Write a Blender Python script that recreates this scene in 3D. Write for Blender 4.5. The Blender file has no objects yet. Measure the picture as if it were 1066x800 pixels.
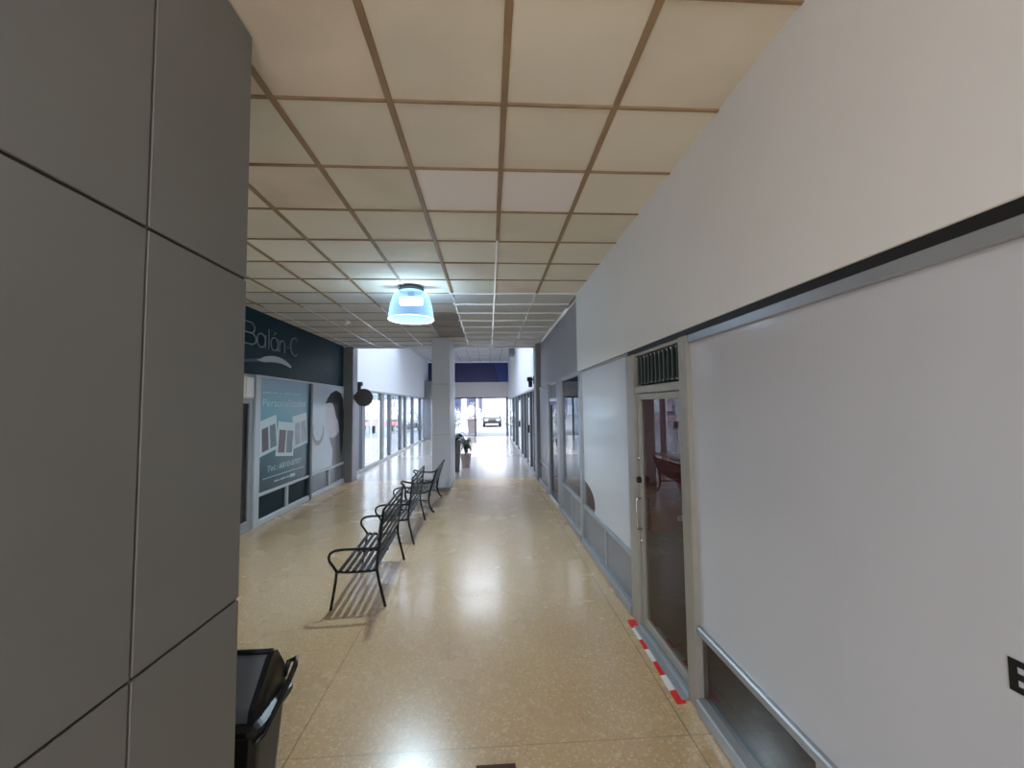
import bpy, bmesh, math, random
from mathutils import Vector, Matrix

random.seed(7)
C = bpy.context.scene.collection
scene = bpy.context.scene
PI = math.pi

# ------------------------------------------------------------------ camera
CAM_H = 1.90
cam = bpy.data.cameras.new('camera')
cam.sensor_fit = 'HORIZONTAL'
cam.sensor_width = 36.0
cam.lens = 422.67 / 1066 * 36.0
cam.clip_start = 0.05
cam_o = bpy.data.objects.new('camera', cam)
C.objects.link(cam_o)
fw = Vector((0.05778, 0.99678, 0.05567)); rt = Vector((0.99829, -0.05718, -0.01226)); up = Vector((0.00904, -0.05629, 0.99837))
cam_o.matrix_world = Matrix(((rt.x, up.x, -fw.x, 0), (rt.y, up.y, -fw.y, 0), (rt.z, up.z, -fw.z, CAM_H), (0, 0, 0, 1)))
scene.camera = cam_o

# ------------------------------------------------------------------ world, sun, exposure
scene.view_settings.view_transform = 'Standard'
scene.view_settings.look = 'None'
scene.view_settings.gamma = 1.0
scene.view_settings.use_curve_mapping = False
scene.view_settings.exposure = 1.0
world = bpy.data.worlds.new('sky'); scene.world = world
world.use_nodes = True
wb = world.node_tree.nodes['Background']
wb.inputs[0].default_value = (0.80, 0.89, 1.0, 1)
wb.inputs[1].default_value = 3.6

def add_light(name, kind, loc, energy, color=(1, 1, 1), rot=(0, 0, 0), size=None, size_y=None, parent=None):
    l = bpy.data.lights.new(name, kind)
    l.energy = energy; l.color = color
    if kind == 'AREA':
        l.shape = 'RECTANGLE'; l.size = size; l.size_y = size_y or size
    elif kind == 'POINT' and size: l.shadow_soft_size = size
    elif kind == 'SUN': l.angle = 0.01
    o = bpy.data.objects.new(name, l); C.objects.link(o)
    o.location = loc; o.rotation_euler = rot
    if parent: o.parent = parent
    return o
# sun from behind the camera and high, shining away from it through the added atrium skylight
add_light('sun', 'SUN', (0, 0, 20), 7.5, (1, 0.96, 0.9), (math.radians(42), 0, 0))

# ------------------------------------------------------------------ colour and material helpers
def lin(c): c /= 255.0; return c / 12.92 if c <= 0.04045 else ((c + 0.055) / 1.055) ** 2.4
def S(r, g, b): return (lin(r), lin(g), lin(b), 1.0)

def mat(name, col, rough=0.5, metal=0.0, spec=0.5, var=0.0, vscale=3.0, bump=0.0, bscale=80.0, coat=0.0, emit=None, estr=0.0):
    m = bpy.data.materials.new(name); m.use_nodes = True
    nt = m.node_tree; b = nt.nodes['Principled BSDF']
    b.inputs['Base Color'].default_value = col
    b.inputs['Roughness'].default_value = rough
    b.inputs['Metallic'].default_value = metal
    b.inputs['Specular IOR Level'].default_value = spec
    b.inputs['Coat Weight'].default_value = coat
    if emit: b.inputs['Emission Color'].default_value = emit; b.inputs['Emission Strength'].default_value = estr
    g = nt.nodes.new('ShaderNodeNewGeometry')
    if var:
        n = nt.nodes.new('ShaderNodeTexNoise'); n.inputs['Scale'].default_value = vscale; n.inputs['Detail'].default_value = 4
        nt.links.new(g.outputs['Position'], n.inputs['Vector'])
        r = nt.nodes.new('ShaderNodeValToRGB')
        r.color_ramp.elements[0].position = .3; r.color_ramp.elements[1].position = .7
        r.color_ramp.elements[0].color = tuple(c * (1 - var) for c in col[:3]) + (1,)
        r.color_ramp.elements[1].color = tuple(min(1, c * (1 + var)) for c in col[:3]) + (1,)
        nt.links.new(n.outputs['Fac'], r.inputs[0]); nt.links.new(r.outputs[0], b.inputs['Base Color'])
    if bump:
        n2 = nt.nodes.new('ShaderNodeTexNoise'); n2.inputs['Scale'].default_value = bscale
        nt.links.new(g.outputs['Position'], n2.inputs['Vector'])
        bp = nt.nodes.new('ShaderNodeBump'); bp.inputs['Strength'].default_value = bump; bp.inputs['Distance'].default_value = 0.002
        nt.links.new(n2.outputs['Fac'], bp.inputs['Height']); nt.links.new(bp.outputs[0], b.inputs['Normal'])
    return m

def glass(name, tint=(0.9, 0.93, 0.95, 1), rough=0.0, ior=1.75):
    m = bpy.data.materials.new(name); m.use_nodes = True
    nt = m.node_tree; nt.nodes.clear()
    o = nt.nodes.new('ShaderNodeOutputMaterial'); mx = nt.nodes.new('ShaderNodeMixShader')
    t = nt.nodes.new('ShaderNodeBsdfTransparent'); t.inputs[0].default_value = tint
    g = nt.nodes.new('ShaderNodeBsdfGlossy'); g.inputs['Roughness'].default_value = rough
    f = nt.nodes.new('ShaderNodeFresnel'); f.inputs[0].default_value = ior
    ge = nt.nodes.new('ShaderNodeNewGeometry'); sb = nt.nodes.new('ShaderNodeMath'); sb.operation = 'SUBTRACT'; sb.inputs[0].default_value = 1
    nt.links.new(ge.outputs['Backfacing'], sb.inputs[1])
    mu = nt.nodes.new('ShaderNodeMath'); mu.operation = 'MULTIPLY'; nt.links.new(f.outputs[0], mu.inputs[0]); nt.links.new(sb.outputs[0], mu.inputs[1])
    nt.links.new(mu.outputs[0], mx.inputs[0]); nt.links.new(t.outputs[0], mx.inputs[1]); nt.links.new(g.outputs[0], mx.inputs[2])
    nt.links.new(mx.outputs[0], o.inputs[0])
    return m

def floor_mat():
    m = bpy.data.materials.new('polished terrazzo'); m.use_nodes = True
    nt = m.node_tree; N = nt.nodes; L = nt.links; b = N['Principled BSDF']
    g = N.new('ShaderNodeNewGeometry')
    big = N.new('ShaderNodeTexNoise'); big.inputs['Scale'].default_value = 0.9; big.inputs['Detail'].default_value = 5
    L.new(g.outputs['Position'], big.inputs['Vector'])
    r1 = N.new('ShaderNodeValToRGB'); e = r1.color_ramp.elements
    e[0].position = .22; e[0].color = S(186, 151, 112); e[1].position = .80; e[1].color = S(202, 171, 129)
    L.new(big.outputs['Fac'], r1.inputs[0])
    v = N.new('ShaderNodeTexVoronoi'); v.inputs['Scale'].default_value = 85
    L.new(g.outputs['Position'], v.inputs['Vector'])
    sep = N.new('ShaderNodeSeparateColor'); L.new(v.outputs['Color'], sep.inputs[0])
    def ramp(src, a, bb):
        rr = N.new('ShaderNodeMapRange'); rr.inputs[1].default_value = a; rr.inputs[2].default_value = bb
        L.new(src, rr.inputs[0]); return rr.outputs[0]
    chip_l = ramp(sep.outputs[0], .80, .9); chip_d = ramp(sep.outputs[1], .86, .95)
    def mix(fac, a, bcol, amount):
        mm = N.new('ShaderNodeMath'); mm.operation = 'MULTIPLY'; mm.inputs[1].default_value = amount
        L.new(fac, mm.inputs[0])
        x = N.new('ShaderNodeMix'); x.data_type = 'RGBA'
        L.new(mm.outputs[0], x.inputs[0]); L.new(a, x.inputs[6]); x.inputs[7].default_value = bcol
        return x.outputs[2]
    c = mix(chip_l, r1.outputs[0], S(226, 210, 174), .4)
    c = mix(chip_d, c, S(150, 122, 88), .35)
    # slab joints
    xyz = N.new('ShaderNodeSeparateXYZ'); L.new(g.outputs['Position'], xyz.inputs[0])
    def joint(src, off, period, w):
        a = N.new('ShaderNodeMath'); a.operation = 'ADD'; a.inputs[1].default_value = off + 100 * period; L.new(src, a.inputs[0])
        q = N.new('ShaderNodeMath'); q.operation = 'MODULO'; q.inputs[1].default_value = period; L.new(a.outputs[0], q.inputs[0])
        d = N.new('ShaderNodeMath'); d.operation = 'LESS_THAN'; d.inputs[1].default_value = w; L.new(q.outputs[0], d.inputs[0])
        return d.outputs[0]
    c = mix(joint(xyz.outputs[0], 1.115, 2.25, .008), c, S(82, 62, 42), .6)
    c = mix(joint(xyz.outputs[1], -2.38, 2.5, .008), c, S(96, 74, 50), .35)
    # worn, browner patch in the walkway
    L.new(c, b.inputs['Base Color'])
    rn = N.new('ShaderNodeTexNoise'); rn.inputs['Scale'].default_value = 2.2; rn.inputs['Detail'].default_value = 3
    L.new(g.outputs['Position'], rn.inputs['Vector'])
    mr = N.new('ShaderNodeMapRange'); mr.inputs[3].default_value = .19; mr.inputs[4].default_value = .33
    L.new(rn.outputs['Fac'], mr.inputs[0]); L.new(mr.outputs[0], b.inputs['Roughness'])
    b.inputs['Specular IOR Level'].default_value = .8; b.inputs['Coat Weight'].default_value = .3; b.inputs['Coat Roughness'].default_value = .13
    return m

M = {}
M['floor'] = floor_mat()
M['tile'] = mat('cream ceiling tile', S(226, 219, 202), .85, var=.06, vscale=1.2, bump=.25, bscale=150)
M['tile2'] = mat('yellowed ceiling tile', S(220, 212, 194), .85, var=.08, vscale=1.5, bump=.25, bscale=150)
M['tile3'] = mat('pinkish stained ceiling tile', S(222, 208, 190), .85, var=.10, vscale=2.0, bump=.25, bscale=150)
M['tile_dim'] = mat('ceiling tile greyed for dim light', S(208, 206, 202), .85, var=.05, vscale=1.4, bump=.2, bscale=150)
M['tile_white'] = mat('newer white ceiling tile', S(240, 232, 228), .7)
M['tile_stain'] = mat('smoke stained ceiling tile', S(150, 145, 144), .85, var=.12, vscale=1.6)
M['bar_brown'] = mat('tarnished brown ceiling bar', S(148, 122, 92), .6, var=.18, vscale=5)
M['bar_white'] = mat('white or atrium reflecting ceiling bar', S(236, 236, 236), .15, spec=1.0, coat=.5)
M['bulk'] = mat('off white painted board', S(224, 221, 219), .55, var=.03, vscale=.8)
M['upper'] = mat('grey painted upper wall', S(160, 160, 166), .45, var=.03, vscale=1)
M['white'] = mat('white painted wall', S(226, 228, 232), .6)
M['lintel'] = mat('pale pinkish wall', S(206, 198, 198), .6)
M['pillar'] = mat('grey laminate cladding', S(118, 117, 115), .45, var=.05, vscale=1.3, bump=.15, bscale=300)
M['pillar2'] = mat('pale grey pillar cladding', S(194, 194, 199), .4, var=.04, vscale=1.3)
M['pillar3'] = mat('grey painted column', S(122, 122, 126), .45, var=.05)
M['joint'] = mat('dark panel joint', S(48, 42, 38), .6)
M['edge'] = mat('metal joint edge', S(120, 112, 104), .35, .6)
M['alu'] = mat('beige aluminium frame', S(158, 152, 142), .38, .25, var=.06, vscale=6)
M['alu_grey'] = mat('grey aluminium frame', S(150, 152, 156), .35, .3, var=.05, vscale=6)
M['alu_dark'] = mat('dark grey aluminium frame', S(84, 85, 90), .4, .3)
M['alu_light'] = mat('light aluminium rail', S(186, 190, 194), .35, .2)
M['black'] = mat('black rubber', S(18, 17, 17), .6)
M['film'] = mat('grey white window film', S(194, 195, 200), .12, spec=.45, var=.025, vscale=.9)
M['grey_pane'] = mat('grey lower panel', S(120, 120, 124), .25, var=.04)
M['glass'] = glass('clear shop glass', (.78, .82, .86, 1))
M['added_roofglass'] = glass('clear glass of added skylight', (.98, .99, 1, 1), ior=1.35)
M['glass_dark'] = glass('tinted door glass', (.74, .70, .68, 1), ior=1.52)
M['louvre'] = mat('smoked louvre glass', S(84, 92, 92), .18, spec=.6)
M['steel'] = mat('brushed steel', S(190, 188, 182), .25, .9)
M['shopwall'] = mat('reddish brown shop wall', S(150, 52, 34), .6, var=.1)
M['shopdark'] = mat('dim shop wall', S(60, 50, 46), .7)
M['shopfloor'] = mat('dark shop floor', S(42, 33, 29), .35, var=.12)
M['outlet'] = mat('ivory plastic', S(214, 206, 190), .5)
M['teal'] = mat('dark teal fascia', S(8, 44, 54), .5, spec=.2, var=.06)
M['tealdark'] = mat('dark teal lower pane', S(4, 34, 40), .5, spec=.12)
M['navy'] = mat('navy fascia', S(12, 24, 84), .35)
M['navy_sheen'] = mat('blue fascia reflection', S(30, 52, 124), .35)
M['iron'] = mat('black powder coated iron', S(22, 22, 24), .5, spec=.35)
M['plastic'] = mat('black plastic', S(20, 20, 22), .36, spec=.4)
M['flap'] = mat('grey plastic flap', S(112, 118, 128), .38)
M['red'] = mat('red hazard tape', S(216, 32, 32), .4)
M['whitetape'] = mat('white hazard tape', S(228, 222, 220), .4)
def milky():
    m = bpy.data.materials.new('milky sun diffuser'); m.use_nodes = True
    nt = m.node_tree; nt.nodes.clear()
    o = nt.nodes.new('ShaderNodeOutputMaterial'); t = nt.nodes.new('ShaderNodeBsdfTranslucent'); t.inputs[0].default_value = (.50, .53, .58, 1)
    nt.links.new(t.outputs[0], o.inputs[0]); return m
M['milky'] = milky()
M['letter'] = mat('pale sign lettering', S(126, 142, 146), .4)
M['letterdark'] = mat('black vinyl letter', S(10, 10, 10), .4)
M['swoosh'] = mat('pale grey swoosh', S(176, 184, 194), .4)
M['swoosh2'] = mat('dull grey swoosh', S(66, 84, 94), .4)
M['print'] = mat('poster white', S(196, 212, 214), .3)
M['printpale'] = mat('poster lettering', S(190, 216, 222), .3)
M['phone'] = mat('poster number lettering', S(168, 198, 202), .3)
M['photo1'] = mat('dark photo print', S(92, 66, 74), .3, var=.35, vscale=6)
M['photo2'] = mat('grey photo print', S(96, 106, 112), .3, var=.3, vscale=7)
M['photo3'] = mat('pale photo print', S(150, 158, 166), .3, var=.25, vscale=8)
M['poster2'] = mat('pale portrait poster', S(186, 196, 204), .3, var=.06, vscale=1.2)
M['poster2low'] = mat('grey lower pane', S(104, 106, 112), .25, var=.08)
M['hair'] = mat('printed dark hair', S(32, 32, 34), .35, var=.2, vscale=4)
M['skin'] = mat('printed pale skin', S(192, 184, 184), .35, var=.05)
M['cloth'] = mat('printed grey brown cloth', S(108, 106, 104), .35, var=.15)
M['ovalm'] = mat('printed brown ring', S(138, 122, 124), .35)
M['signdisc'] = mat('dark grey round sign', S(92, 92, 97), .5)
M['asphalt'] = mat('worn street paving', S(84, 88, 96), .8, var=.08, vscale=.6)
M['floor_pale'] = mat('pale polished floor', S(152, 142, 134), .2, spec=.7, var=.05, vscale=.7)
M['atile'] = mat('pale grey far ceiling tile', S(176, 176, 180), .8)
M['mat_blue'] = mat('pale concrete', S(196, 198, 200), .7)
M['pot_grey'] = mat('grey brown planter', S(110, 102, 104), .6, var=.1)
M['pot_pink'] = mat('pinkish clay pot', S(176, 158, 156), .6, var=.08)
M['leaf'] = mat('dark green leaf', S(38, 46, 36), .4, var=.3, vscale=9)
M['leaf2'] = mat('grey green leaf', S(128, 142, 124), .5, var=.3, vscale=6)
M['flower'] = mat('white blossom', S(236, 234, 232), .6)
M['soil'] = mat('soil', S(52, 42, 36), .9)
M['ground'] = mat('pale concrete ground', S(96, 102, 112), .8, var=.05, vscale=.5)
M['carpaint'] = mat('dark grey car paint', S(30, 32, 38), .6, 0, .2)
M['cargrey'] = mat('silver car paint', S(92, 96, 102), .5, 0, .3)
M['carglass'] = mat('car window glass', S(150, 160, 170), .08, spec=.8)
M['tyre'] = mat('tyre rubber', S(28, 28, 30), .8)
M['headlamp'] = mat('headlamp lens', S(220, 224, 228), .1, spec=.8)
M['bld_blue'] = mat('pale blue grey cladding', S(76, 78, 108), .6, var=.05)
M['added_bld_side'] = mat('pale blue render of added building', S(150, 158, 172), .6, var=.06, vscale=.4)
M['bld_white'] = mat('white render', S(200, 200, 204), .6)
M['winblue'] = mat('bluish window glass', S(44, 48, 72), .3)
M['barrier'] = mat('faded red barrier', S(158, 108, 110), .5)
M['bulb'] = mat('lit lamp gear', (1, 1, 1, 1), .4, emit=(.82, .93, 1, 1), estr=5)
M['rubbercap'] = mat('dark grey lamp cap', S(70, 76, 84), .4)
M['brownmat'] = mat('dark brown mat', S(70, 46, 36), .9)

def shade_mat():
    m = bpy.data.materials.new('pale blue acrylic shade'); m.use_nodes = True
    nt = m.node_tree; nt.nodes.clear(); N = nt.nodes; L = nt.links
    o = N.new('ShaderNodeOutputMaterial'); mx = N.new('ShaderNodeMixShader'); mx.inputs[0].default_value = .42
    t = N.new('ShaderNodeBsdfTransparent'); t.inputs[0].default_value = (.80, .92, 1, 1)
    e = N.new('ShaderNodeEmission'); lw = N.new('ShaderNodeLayerWeight'); lw.inputs[0].default_value = .35
    e.inputs[0].default_value = (.34, .62, 1.0, 1)
    mr = N.new('ShaderNodeMapRange'); mr.inputs[3].default_value = .55; mr.inputs[4].default_value = 2.2
    L.new(lw.outputs['Facing'], mr.inputs[0]); L.new(mr.outputs[0], e.inputs[1])
    L.new(t.outputs[0], mx.inputs[1]); L.new(e.outputs[0], mx.inputs[2]); L.new(mx.outputs[0], o.inputs[0])
    return m
M['shade'] = shade_mat()
M['shaderim'] = mat('lit shade rim', S(220, 240, 255), .2, emit=(.75, .93, 1, 1), estr=.9)

def poster_mat():
    m = bpy.data.materials.new('teal printed poster'); m.use_nodes = True
    nt = m.node_tree; b = nt.nodes['Principled BSDF']; b.inputs['Roughness'].default_value = .28
    g = nt.nodes.new('ShaderNodeNewGeometry'); s = nt.nodes.new('ShaderNodeSeparateXYZ')
    nt.links.new(g.outputs['Position'], s.inputs[0])
    mr = nt.nodes.new('ShaderNodeMapRange'); mr.inputs[1].default_value = .5; mr.inputs[2].default_value = 2.45
    nt.links.new(s.outputs[2], mr.inputs[0])
    r = nt.nodes.new('ShaderNodeValToRGB'); e = r.color_ramp.elements
    e[0].position = 0; e[0].color = S(12, 48, 56); e[1].position = 1; e[1].color = S(136, 160, 180)
    k = r.color_ramp.elements.new(.3); k.color = S(32, 84, 94)
    k = r.color_ramp.elements.new(.62); k.color = S(76, 148, 160)
    k = r.color_ramp.elements.new(.85); k.color = S(116, 168, 182)
    nt.links.new(mr.outputs[0], r.inputs[0]); nt.links.new(r.outputs[0], b.inputs['Base Color'])
    return m
M['poster'] = poster_mat()

# ------------------------------------------------------------------ mesh helpers
class MB:
    def __init__(s): s.bm = bmesh.new(); s.smooth = False
    def box(s, x0, x1, y0, y1, z0, z1, bev=0.0, mi=0, seg=1):
        x0, x1 = min(x0, x1), max(x0, x1); y0, y1 = min(y0, y1), max(y0, y1); z0, z1 = min(z0, z1), max(z0, z1)
        t = bmesh.new()
        bmesh.ops.create_cube(t, size=1.0)
        for v in t.verts: v.co = Vector(((x0 + x1) / 2 + v.co.x * (x1 - x0), (y0 + y1) / 2 + v.co.y * (y1 - y0), (z0 + z1) / 2 + v.co.z * (z1 - z0)))
        if bev > 0:
            bev = min(bev, .45 * min(x1 - x0, y1 - y0, z1 - z0))
            bmesh.ops.bevel(t, geom=t.edges[:], offset=bev, segments=seg, affect='EDGES')
        s.merge(t, mi); return s
    def merge(s, t, mi=0):
        mp = {}
        for v in t.verts: mp[v] = s.bm.verts.new(v.co)
        for f in t.faces:
            try: nf = s.bm.faces.new([mp[v] for v in f.verts]); nf.material_index = mi; nf.smooth = f.smooth
            except ValueError: pass
        t.free()
    def tube(s, pts, r, n=8, mi=0, closed=False, cap=True):
        pts = [Vector(p) for p in pts]; rings = []; m = len(pts)
        rs = r if isinstance(r, (list, tuple)) else [r] * m
        ref = None
        for i, p in enumerate(pts):
            if closed: d = pts[(i + 1) % m] - pts[i - 1]
            else: d = pts[min(i + 1, m - 1)] - pts[max(i - 1, 0)]
            if d.length < 1e-9: d = Vector((0, 0, 1))
            d.normalize()
            if ref is None: ref = Vector((0, 0, 1)) if abs(d.z) < .9 else Vector((1, 0, 0))
            u = ref - d * ref.dot(d)
            if u.length < 1e-5: u = d.orthogonal()
            u.normalize(); w = d.cross(u); ref = u
            rings.append([s.bm.verts.new(p + (u * math.cos(2 * PI * k / n) + w * math.sin(2 * PI * k / n)) * rs[i]) for k in range(n)])
        for i in range(m if closed else m - 1):
            a, b = rings[i], rings[(i + 1) % m]
            for k in range(n):
                f = s.bm.faces.new([a[k], a[(k + 1) % n], b[(k + 1) % n], b[k]]); f.material_index = mi; f.smooth = True
        if cap and not closed:
            f = s.bm.faces.new(rings[0][::-1]); f.material_index = mi
            f = s.bm.faces.new(rings[-1]); f.material_index = mi
        return s
    def lathe(s, prof, c=(0, 0, 0), n=24, mi=0, axis='z'):
        rings = []
        for r, z in prof:
            ring = []
            for k in range(n):
                a = 2 * PI * k / n
                if axis == 'z': p = (c[0] + r * math.cos(a), c[1] + r * math.sin(a), c[2] + z)
                else: p = (c[0] + r * math.cos(a), c[1] + z, c[2] + r * math.sin(a))
                ring.append(s.bm.verts.new(p))
            rings.append(ring)
        for a, b in zip(rings, rings[1:]):
            for k in range(n):
                f = s.bm.faces.new([a[k], a[(k + 1) % n], b[(k + 1) % n], b[k]]); f.material_index = mi; f.smooth = True
        if prof[0][0] > 1e-4: s.bm.faces.new(rings[0][::-1])
        if prof[-1][0] > 1e-4: s.bm.faces.new(rings[-1])
        return s
    def prism(s, poly, axis, a, b, mi=0):
        """poly: 2D points in the two other axes (x: (y,z); y: (x,z); z: (x,y)), extruded from a to b"""
        def P(p, t):
            return (t, p[0], p[1]) if axis == 'x' else (p[0], t, p[1]) if axis == 'y' else (p[0], p[1], t)
        A = [s.bm.verts.new(P(p, a)) for p in poly]; B = [s.bm.verts.new(P(p, b)) for p in poly]
        n = len(poly)
        f = s.bm.faces.new(A[::-1]); f.material_index = mi
        f = s.bm.faces.new(B); f.material_index = mi
        for k in range(n):
            f = s.bm.faces.new([A[k], A[(k + 1) % n], B[(k + 1) % n], B[k]]); f.material_index = mi
        return s
    def quad(s, pts, mi=0):
        f = s.bm.faces.new([s.bm.verts.new(p) for p in pts]); f.material_index = mi; return s

def obj(name, mb, mats, parent=None, base=None):
    """link the collected shape as ONE mesh object; with a parent Empty at base, coordinates become local to it"""
    bm = mb.bm
    bmesh.ops.recalc_face_normals(bm, faces=bm.faces[:])
    me = bpy.data.meshes.new(name)
    off = None
    if base is not None: off = Vector(base)
    elif parent is not None: off = root_loc(parent)
    if off is not None:
        for v in bm.verts: v.co -= off
    bm.to_mesh(me); bm.free()
    for m in (mats if isinstance(mats, (list, tuple)) else [mats]): me.materials.append(M[m] if isinstance(m, str) else m)
    o = bpy.data.objects.new(name, me); C.objects.link(o)
    if parent is not None: o.parent = parent
    return o

def root_loc(o):
    v = Vector((0, 0, 0))
    while o is not None: v += o.location; o = o.parent
    return v

def thing(name, label, cat, loc, group=None):
    o = bpy.data.objects.new(name, None); C.objects.link(o)
    o.empty_display_size = .1
    o.location = loc; o['label'] = label; o['category'] = cat
    if group: o['group'] = group
    return o

def tag(o, label, cat, group=None, kind=None):
    o['label'] = label; o['category'] = cat
    if group: o['group'] = group
    if kind: o['kind'] = kind
    return o

def struct(name, mb, mats, label=None):
    o = obj(name, mb, mats); o['kind'] = 'structure'
    if label: o['label'] = label
    return o

def sroot(name, loc, label=None):
    o = bpy.data.objects.new(name, None); C.objects.link(o); o.location = loc; o['kind'] = 'structure'
    if label: o['label'] = label
    return o

def copy_tree(o, parent=None):
    c = o.copy(); C.objects.link(c)
    if parent is not None: c.parent = parent
    for ch in list(o.children): copy_tree(ch, c)
    return c

# ------------------------------------------------------------------ dimensions
CZ = 3.53          # hall ceiling
XR = 1.30          # right shopfront plane
XL = -3.80         # left shopfront plane
YB = -3.2          # back end of the hall, behind the camera
YE = 10.95         # where the low ceiling stops and the tall atrium begins
YF = 26.2          # far end wall
AZ = 4.82          # atrium ceiling

# ------------------------------------------------------------------ floor, ground
struct('floor', MB().box(XL - .1, 6.2, YB, 10.95, -.12, 0), 'floor', 'polished tan terrazzo floor of the arcade')
struct('floor_atrium', MB().box(XL - .1, 6.2, 10.95, YF, -.12, 0), 'floor_pale', 'paler polished floor of the bright atrium')
struct('ground_street', MB().box(XL - .1, 40, YF, 110, -.14, -.01), 'asphalt', 'street paving beyond the entrance')
g = MB(); g.box(-60, XL - .1, 5, 110, -.14, -.01)
g.box(-60, 40, -40, YB, -.14, -.01)
struct('ground', g, 'ground', 'pale paving outside the glass')

# ------------------------------------------------------------------ hall ceiling
def ceiling_field(x0, x1, y0, y1, z, ox, oy, pitch, pick, name):
    mb = MB()
    i0 = math.floor((x0 - ox) / pitch); i1 = math.ceil((x1 - ox) / pitch)
    j0 = math.floor((y0 - oy) / pitch); j1 = math.ceil((y1 - oy) / pitch)
    for i in range(i0, i1):
        for j in range(j0, j1):
            a, b = max(x0, ox + i * pitch + .004), min(x1, ox + (i + 1) * pitch - .004)
            c, d = max(y0, oy + j * pitch + .004), min(y1, oy + (j + 1) * pitch - .004)
            if b - a < .01 or d - c < .01: continue
            mb.box(a, b, c, d, z + .006 + random.uniform(0, .003), z + .03, 0, pick(i, j))
    mb.box(x0, x1, y0, y1, z + .031, z + .10, 0, 0)
    return mb
TX, TY, TP = .0975, 2.1056, .61
def pick(i, j):
    if j == 1 and i in (-1, 0): return 4
    if 8 <= j <= 11 and i == -2: return 5
    r = random.random()
    if i <= -2 and j <= -1: return 2
    if j >= 6: return 3  # grey tone stands for the weaker, cooler light farther in
    return 0 if r < .45 else 1 if r < .9 else 2
struct('ceiling', ceiling_field(XL, 1.36, YB, YE, CZ, TX, TY, TP, pick, 'ceiling'),
       ['tile', 'tile2', 'tile3', 'tile_dim', 'tile_white', 'tile_stain'], 'suspended ceiling of square cream tiles')
near, far = MB(), MB()
for i in range(-7, 3):
    x = TX + i * TP
    if not XL < x < 1.36: continue
    w = .017
    split = {0: 3.9, -1: 5.75, 1: 5.75, -2: 5.2}.get(i, 6.6)
    near.box(x - w, x + w, YB, split, CZ - .004, CZ + .012, .003)
    far.box(x - .011, x + .011, split, YE, CZ - .004, CZ + .012, .003)
for j in range(-9, 15):
    y = TY + j * TP
    if not YB < y < YE: continue
    if j < 6: near.box(XL, 1.30, y - .010, y + .010, CZ - .003, CZ + .012, .003)
    else:
        near.box(XL, -.55, y - .009, y + .009, CZ - .003, CZ + .012, .003)
        far.box(-.55, 1.30, y - .012, y + .012, CZ - .012, CZ + .012, .003)  # white run follows the stretch that reflects the atrium
struct('trim_1', near, 'bar_brown', 'tarnished brown bars of the near ceiling grid')
struct('trim_2', far, 'bar_white', 'farther ceiling grid bars coloured white for the atrium reflection')
# roof slab above the hall
struct('roof', MB().box(XL - .3, 6.3, YB - .3, YE + .05, CZ + .14, CZ + .3), 'white')
# board closing the ceiling void towards the atrium
struct('wall_front', MB().box(XL - .3, 1.6, YE, YE + .06, CZ - .03, AZ + .1), 'white', 'white board above the low ceiling edge')
wbk = MB(); wbk.box(XL - .3, 1.6, YB - .1, YB, 2.6, CZ + .1).box(XL - .3, -2.6, YB - .1, YB, 0, 2.6).box(.6, 6.3, YB - .1, YB, 0, 2.6)  # opening added as daylight fill for the near hall
struct('wall_back', wbk, 'bulk', 'unseen back wall with a wide opening added to let in daylight')

# ------------------------------------------------------------------ right side: bulkhead, upper wall
struct('wall_right', MB().box(1.293, 1.345, YB, 5.83, 2.395, CZ + .02, .004), 'bulk', 'off white board running above the shopfronts on the right')
struct('wall_right_upper', MB().box(1.345, 1.42, YB, 10.42, 2.40, CZ + .02), 'upper', 'grey upper wall beyond the off white board')
t = MB(); t.box(1.30, 1.344, 5.84, 10.42, 2.375, 2.40, .003); t.box(1.325, 1.344, 5.84, 10.42, CZ - .03, CZ - .005, .003)
struct('trim_3', t, 'bar_white', 'white edge strips of the grey upper wall')
struct('trim_4', MB().box(1.30, 1.40, YB, 3.72, 2.352, 2.394).box(1.31, 1.40, 3.72, 7.3, 2.386, 2.394), 'black', 'black shadow gap above the shopfronts')

def post(parent, y0, y1, z0, z1, m='alu', x0=1.275, x1=1.35, name='post'):
    return obj(name, MB().box(x0, x1, y0, y1, z0, z1, .006), m, parent)

# window_1: the big film covered bay nearest the camera
w1 = sroot('window_1', (XR, 1.0, 0), 'wide grey film covered shop window nearest on the right')
obj('frame', MB().box(1.29, 1.35, -1.2, 2.55, 2.300, 2.351, .004).box(1.285, 1.35, -1.2, 2.55, .465, .515, .008).box(1.26, 1.35, -1.2, 2.55, 0, .085, .01), 'alu_grey', w1)
post(w1, 2.55, 2.655, 0, 2.35); post(w1, 1.60, 1.65, .085, .465, x0=1.30); post(w1, -1.2, -1.1, 0, 2.35)
pn = MB().box(1.312, 1.322, 1.5105, 2.55, .515, 2.30).box(1.312, 1.322, -1.1, 1.51, .515, 2.30)
obj('film_panel', pn, 'film', w1)
obj('glass_pane', MB().box(1.318, 1.324, -1.1, 1.60, .085, .465).box(1.318, 1.324, 1.65, 2.55, .085, .465), 'glass_dark', w1)
# the letter on the film: reads away from the far end towards the camera
e = MB(); y0, z0, hh = .995, 1.172, .080
e.box(1.3095, 1.312, y0 - .017, y0, z0, z0 + hh)
for k, ww in ((0, .056), (.5, .052), (1, .056)):
    zz = z0 + k * (hh - .016); e.box(1.3095, 1.312, y0 - ww, y0 - .017, zz, zz + .016)
obj('lettering', e, 'letterdark', w1)['label'] = 'black letter E on the grey film'

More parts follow.
